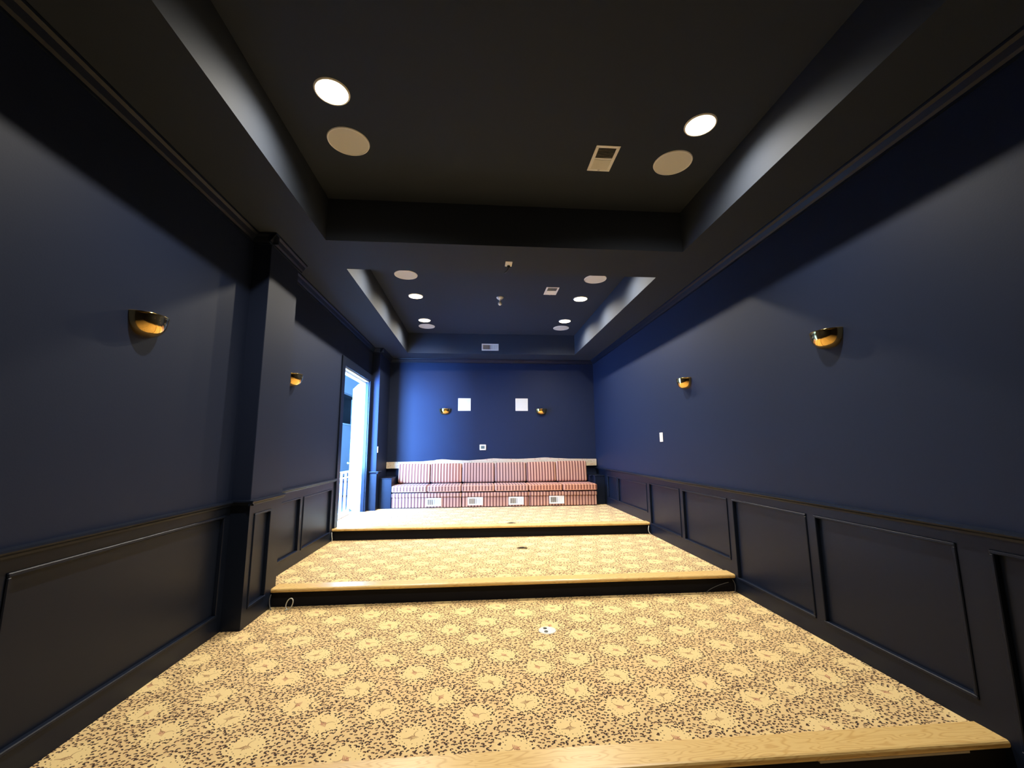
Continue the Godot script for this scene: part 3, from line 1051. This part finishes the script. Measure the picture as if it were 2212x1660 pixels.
# ------------------------------------------------------------------ sofa
func sofa():
	var xs := [-1.578, -0.916, -0.281, 0.345, 0.996, 1.647, 2.318]
	var names := ["left", "middle", "right"]
	var sec := [["left third of the striped built-in sofa base, beside the left ledge box"], ["middle third of the striped built-in sofa base"], ["right third of the striped built-in sofa base, in front of the right ledge box"]]
	for i in 3:
		var a: float = xs[2 * i]
		var b: float = xs[2 * i + 2]
		var o := thing("sofa_unit", sec[i][0], "sofa", Vector3((a + b) / 2, T3, -8.6), "sofa units")
		var w := (b - a) / 2 - 0.002
		var s := st()
		fabric_box(s, Vector3(-w + 0.006, 0.012, -0.34), Vector3(w - 0.006, 0.196, 0.335), 0.008, o.position)
		obj("skirt", s, M.stripe, o)
		s = st()
		soft_box(s, Vector3(0, 0.236, 0.0), Vector3(2 * w, 0.080, 0.715), 0.018, Vector3(0.0005, 0.001, 0.004))
		obj("platform", s, M.stripe, o)
		s = st()
		box(s, Vector3(-w + 0.02, 0, -0.33), Vector3(w - 0.02, 0.013, 0.325))
		obj("plinth", s, M.dark, o)
	var mats := [M.stripe, M.stripe, M.stripe, M.stripe, M.stripe_warm, M.stripe_warm]
	var ord := ["first seat cushion from the left, by the left ledge box", "second striped seat cushion from the left", "third striped seat cushion from the left, just left of centre", "fourth striped seat cushion from the left, just right of centre", "fifth striped seat cushion from the left", "rightmost striped seat cushion, by the right ledge box"]
	for i in 6:
		var w: float = xs[i + 1] - xs[i] - 0.003
		var c := Vector3((xs[i] + xs[i + 1]) / 2, T3 + 0.289, -8.525)
		var o := thing("seat_cushion", ord[i], "cushion", c, "striped seat cushions")
		var s := st()
		var out: float = [0.0, 0.003, 0.0, 0.002, 0.004, 0.014][i]
		soft_box(s, Vector3(0, 0.062, out), Vector3(w, 0.118, 0.58), 0.026, Vector3(0.0015, 0.006, 0.006), Basis.IDENTITY, 0.006)
		obj("cover", s, mats[i], o)
		s = st()
		for y in [0.016, 0.108]:
			tube(s, [Vector3(-w / 2 + 0.02, y, out + 0.288), Vector3(0, y, out + 0.292), Vector3(w / 2 - 0.02, y, out + 0.288)], 0.0045, 6)
		obj("piping", s, mats[i], o)
	var bx := [-1.547, -0.914, -0.292, 0.366, 1.004, 1.613, 2.256]
	var bm := [M.stripe_warm, M.stripe_warm, M.stripe_grey, M.stripe_grey, M.stripe, M.stripe]
	var top := [1.098, 1.100, 1.108, 1.112, 1.118, 1.132]
	var bl := ["leftmost striped back cushion, under the left end of the floral board", "second back cushion from the left, warm rose stripes", "third back cushion from the left, greyer stripes", "fourth back cushion from the left, below the middle scallop", "fifth back cushion from the left", "rightmost striped back cushion, tallest at the right end"]
	for i in 6:
		var w: float = bx[i + 1] - bx[i] - 0.012
		var low := T3 + 0.428
		var h: float = top[i] - low
		var o := thing("back_cushion", bl[i], "cushion", Vector3((bx[i] + bx[i + 1]) / 2, low, -8.735), "striped back cushions")
		o.rotation = Vector3(-0.10, 0, [0.0, 0.003, -0.003, 0.008, 0.012, 0.004][i])
		var s := st()
		soft_box(s, Vector3(0, h / 2, -0.03), Vector3(w, h, 0.14), 0.030, Vector3(0.002, 0.004, 0.022))
		obj("cover", s, bm[i], o)
	# scalloped floral board along the wall behind the cushions
	var s := st()
	var pts := []
	var keys := [[-1.822, 1.130], [-1.50, 1.135], [-1.172, 1.137], [-0.90, 1.155], [-0.80, 1.172], [-0.707, 1.178], [-0.45, 1.160], [-0.189, 1.151], [0.08, 1.166], [0.344, 1.189], [0.60, 1.178], [0.863, 1.174], [1.15, 1.184], [1.426, 1.200], [1.70, 1.184], [2.0, 1.170], [2.512, 1.163]]
	for i in keys.size() - 1:
		for k in 4:
			var t := k / 4.0
			t = t * t * (3 - 2 * t)
			pts.append(Vector2(lerpf(keys[i][0], keys[i + 1][0], k / 4.0), lerpf(keys[i][1], keys[i + 1][1], t)))
	pts.append(Vector2(2.512, 1.163))
	pts.append(Vector2(2.512, 1.028))
	pts.append(Vector2(-1.822, 1.002))
	sweep(s, pts, Vector3(0, 0, ZB + 0.005), Vector3(0, 0, 0.075), Vector3.RIGHT, Vector3.UP)
	tag(obj("upholstered_board", s, M.floral), "cream floral scalloped board along the wall behind the striped back cushions", "headboard")
	# painted ledge boxes at either end
	var o := thing("ledge_box", "navy ledge box at the left end of the sofa, lit by the doorway", "ledge", Vector3(-1.69, T3, -8.65), "ledge boxes")
	s = st()
	box(s, Vector3(-0.120, 0, -0.345), Vector3(0.106, 0.535, 0.365), 0.004)
	obj("carcass", s, M.trim, o)
	s = st()
	box(s, Vector3(-0.120, 0.535, -0.345), Vector3(0.108, 0.555, 0.372), 0.004)
	obj("top", s, M.trim, o)
	o = thing("ledge_box", "navy ledge box at the right end of the sofa, in shadow", "ledge", Vector3(2.42, T3, -8.65), "ledge boxes")
	s = st()
	box(s, Vector3(-0.095, 0, -0.345), Vector3(0.106, 0.535, 0.235), 0.004)
	box(s, Vector3(-0.150, 0.42, -0.345), Vector3(-0.095, 0.535, 0.07))
	obj("carcass", s, M.trim, o)
	s = st()
	box(s, Vector3(-0.150, 0.535, -0.345), Vector3(0.106, 0.555, 0.10), 0.004)
	box(s, Vector3(-0.098, 0.535, 0.10), Vector3(0.106, 0.555, 0.24), 0.004)
	obj("top", s, M.trim, o)
	# registers in the sofa front
	var vx := [[-0.942, -0.654, 0.408], [-0.167, 0.123, 0.415], [0.607, 0.892, 0.412], [1.386, 1.668, 0.419]]
	var vl := ["leftmost white floor vent set in the striped sofa front", "second white vent from the left in the sofa front", "third white vent from the left in the sofa front", "rightmost white vent set in the striped sofa front"]
	for i in 4:
		register("sofa_vent", vl[i], Vector3((vx[i][0] + vx[i][1]) / 2, vx[i][2], -8.259), Vector2(0.288, 0.148), Basis.IDENTITY, "vents in the sofa front", 14, true)

func fabric_box(s: SurfaceTool, lo: Vector3, hi: Vector3, b: float, off: Vector3):
	var t := st()
	box(t, lo, hi, b)
	var a := t.commit_to_arrays()
	var v: PackedVector3Array = a[Mesh.ARRAY_VERTEX]
	var n: PackedVector3Array = a[Mesh.ARRAY_NORMAL]
	for i in v.size():
		s.set_normal(n[i])
		s.set_uv(Vector2(v[i].x / STRIPE if absf(n[i].x) < 0.8 else v[i].z / STRIPE, v[i].y))
		s.add_vertex(v[i])

# ------------------------------------------------------------------ wall and floor fittings
func wall_fittings():
	for e in [[-0.268, "left square white speaker grille on the back wall"], [0.948, "right square white speaker grille on the back wall"]]:
		var o := thing("wall_speaker", e[1], "speaker", Vector3(e[0], 2.314, ZB), "square wall speakers")
		var s := st()
		var h := 0.133
		for k in 4:
			var a := Basis(Vector3.BACK, PI / 2 * k)
			var t := st()
			box(s, a * Vector3(-h, h - 0.012, 0), a * Vector3(h, h, 0.010), 0.003)
		obj("frame", s, M.white, o)
		s = st()
		box(s, Vector3(-h + 0.011, -h + 0.011, 0), Vector3(h - 0.011, h - 0.011, 0.007), 0.002)
		obj("grille", s, M.speaker, o)
	var o := thing("thermostat", "white square thermostat with a grey screen on the back wall above the sofa", "thermostat", Vector3(0.124, 1.416, ZB))
	var s := st()
	box(s, Vector3(-0.067, -0.058, 0), Vector3(0.067, 0.058, 0.026), 0.008)
	obj("case", s, M.white, o)
	s = st()
	box(s, Vector3(-0.040, -0.028, 0.02), Vector3(0.038, 0.032, 0.0272), 0.001)
	obj("screen", s, M.lcd, o)
	var plate := func(label: String, at: Vector3, ry: float, w: float, h: float):
		var p := thing("switch_plate", label, "switch", at, "switch plates")
		p.rotation = Vector3(0, ry, 0)
		var q := st()
		box(q, Vector3(-w, -h, 0), Vector3(w, h, 0.007), 0.003)
		obj("plate", q, M.white, p)
		q = st()
		box(q, Vector3(-0.016, -0.032, 0.006), Vector3(0.016, 0.032, 0.0105), 0.002)
		obj("rocker", q, M.white, p)
	plate.call("white switch plate on the right wall below the farther sconce", Vector3(XR, 1.535, -5.695), -PI / 2, 0.048, 0.063)
	plate.call("white switch plate on the rear pilaster beside the doorway", Vector3(XP, 1.385, -8.125), PI / 2, 0.036, 0.058)

func floor_fittings():
	# white round outlet with two dark sockets, then two tarnished ones on the upper tiers
	var o := thing("floor_outlet", "round white floor outlet with two dark sockets on the lowest tier", "outlet", Vector3(0.553, T1, -3.505), "round floor outlets")
	var s := st()
	lathe(s, [Vector2(0.0, 0.006), Vector2(0.060, 0.006), Vector2(0.066, 0.004), Vector2(0.068, 0.0)], Vector3.ZERO, Vector3.UP, 36)
	obj("cover_plate", s, M.white, o)
	for z in [-0.030, 0.030]:
		s = st()
		lathe(s, [Vector2(0.0, 0.0085), Vector2(0.014, 0.0085), Vector2(0.017, 0.006)], Vector3(-0.014, 0, z), Vector3.UP, 20)
		obj("socket", s, M.dark, o)
	s = st()
	lathe(s, [Vector2(0.030, 0.006), Vector2(0.034, 0.009), Vector2(0.038, 0.006)], Vector3(-0.008, 0, 0), Vector3.UP, 28)
	obj("ring", s, M.white_metal, o)
	for e in [[Vector3(0.578, T2, -5.575), "tarnished brass floor outlet on the middle tier"], [Vector3(0.515, T3, -6.47), "tarnished brass floor outlet on the top tier, just behind the nosing"]]:
		o = thing("floor_outlet", e[1], "outlet", e[0], "round floor outlets")
		s = st()
		lathe(s, [Vector2(0.0, 0.004), Vector2(0.052, 0.004), Vector2(0.060, 0.007), Vector2(0.066, 0.005), Vector2(0.068, 0.0)], Vector3.ZERO, Vector3.UP, 36)
		obj("cover_plate", s, M.old_brass, o)
		s = st()
		box(s, Vector3(-0.034, 0.004, -0.012), Vector3(0.02, 0.010, 0.012), 0.003)
		obj("lid", s, M.dark, o)
	# loose cables along the risers
	var z2 := -4.150
	s = st()
	var loop := []
	for i in 15:
		var a := -1.9 - TAU * i / 14.0
		loop.append(Vector3(-1.640 + 0.028 * cos(a) + 0.012 * sin(a), 0.050 + 0.046 * sin(a), z2 + 0.008 * i / 14.0))
	loop.insert(0, Vector3(-1.664, 0.004, z2 + 0.03))
	tube(s, loop, 0.0042)
	tag(obj("cable", s, M.cable), "white cable standing in a loop before the middle riser, left side", "cable")
	s = st()
	tube(s, [Vector3(-1.822, 0.118, -4.196), Vector3(-1.826, 0.080, -4.18), Vector3(-1.815, 0.035, -4.165), Vector3(-1.79, 0.005, -4.14)], 0.0042)
	tag(obj("cable", s, M.grey_cable), "grey cable hanging in the left corner of the middle riser", "cable")
	s = st()
	tube(s, [Vector3(2.50, 0.115, -4.205), Vector3(2.512, 0.075, -4.19), Vector3(2.505, 0.03, -4.18), Vector3(2.48, 0.004, -4.16)], 0.003)
	tag(obj("cable", s, M.grey_cable), "thin grey cable in the right corner of the middle riser", "cable")
	s = st()
	tube(s, [Vector3(2.46, 0.090, -4.21), Vector3(2.36, 0.066, -4.21), Vector3(2.26, 0.030, -4.205), Vector3(2.21, 0.004, -4.19)], 0.0025)
	tag(obj("cable", s, M.grey_cable), "thin grey cable slanting across the right end of the middle riser", "cable")
	s = st()
	tube(s, [Vector3(-1.972, 0.270, -6.24), Vector3(-1.962, 0.225, -6.22), Vector3(-1.955, 0.19, -6.215), Vector3(-1.955, 0.153, -6.21)], 0.0045)
	tag(obj("cable", s, M.cable), "pale cable down the left end of the top riser", "cable")
	s = st()
	tube(s, [Vector3(2.505, 0.268, -6.25), Vector3(2.485, 0.225, -6.22), Vector3(2.488, 0.185, -6.21), Vector3(2.515, 0.153, -6.2)], 0.0045)
	tag(obj("cable", s, M.cable), "pale cable down the right end of the top riser", "cable")
	# pale strip under the nearest nosing
	s = st()
	box(s, Vector3(1.57, -0.031, -2.052), Vector3(2.32, -0.021, -2.075))
	tag(obj("backing_strip", s, M.tape), "pale bare strip under the nearest oak nosing, right of centre", "strip")
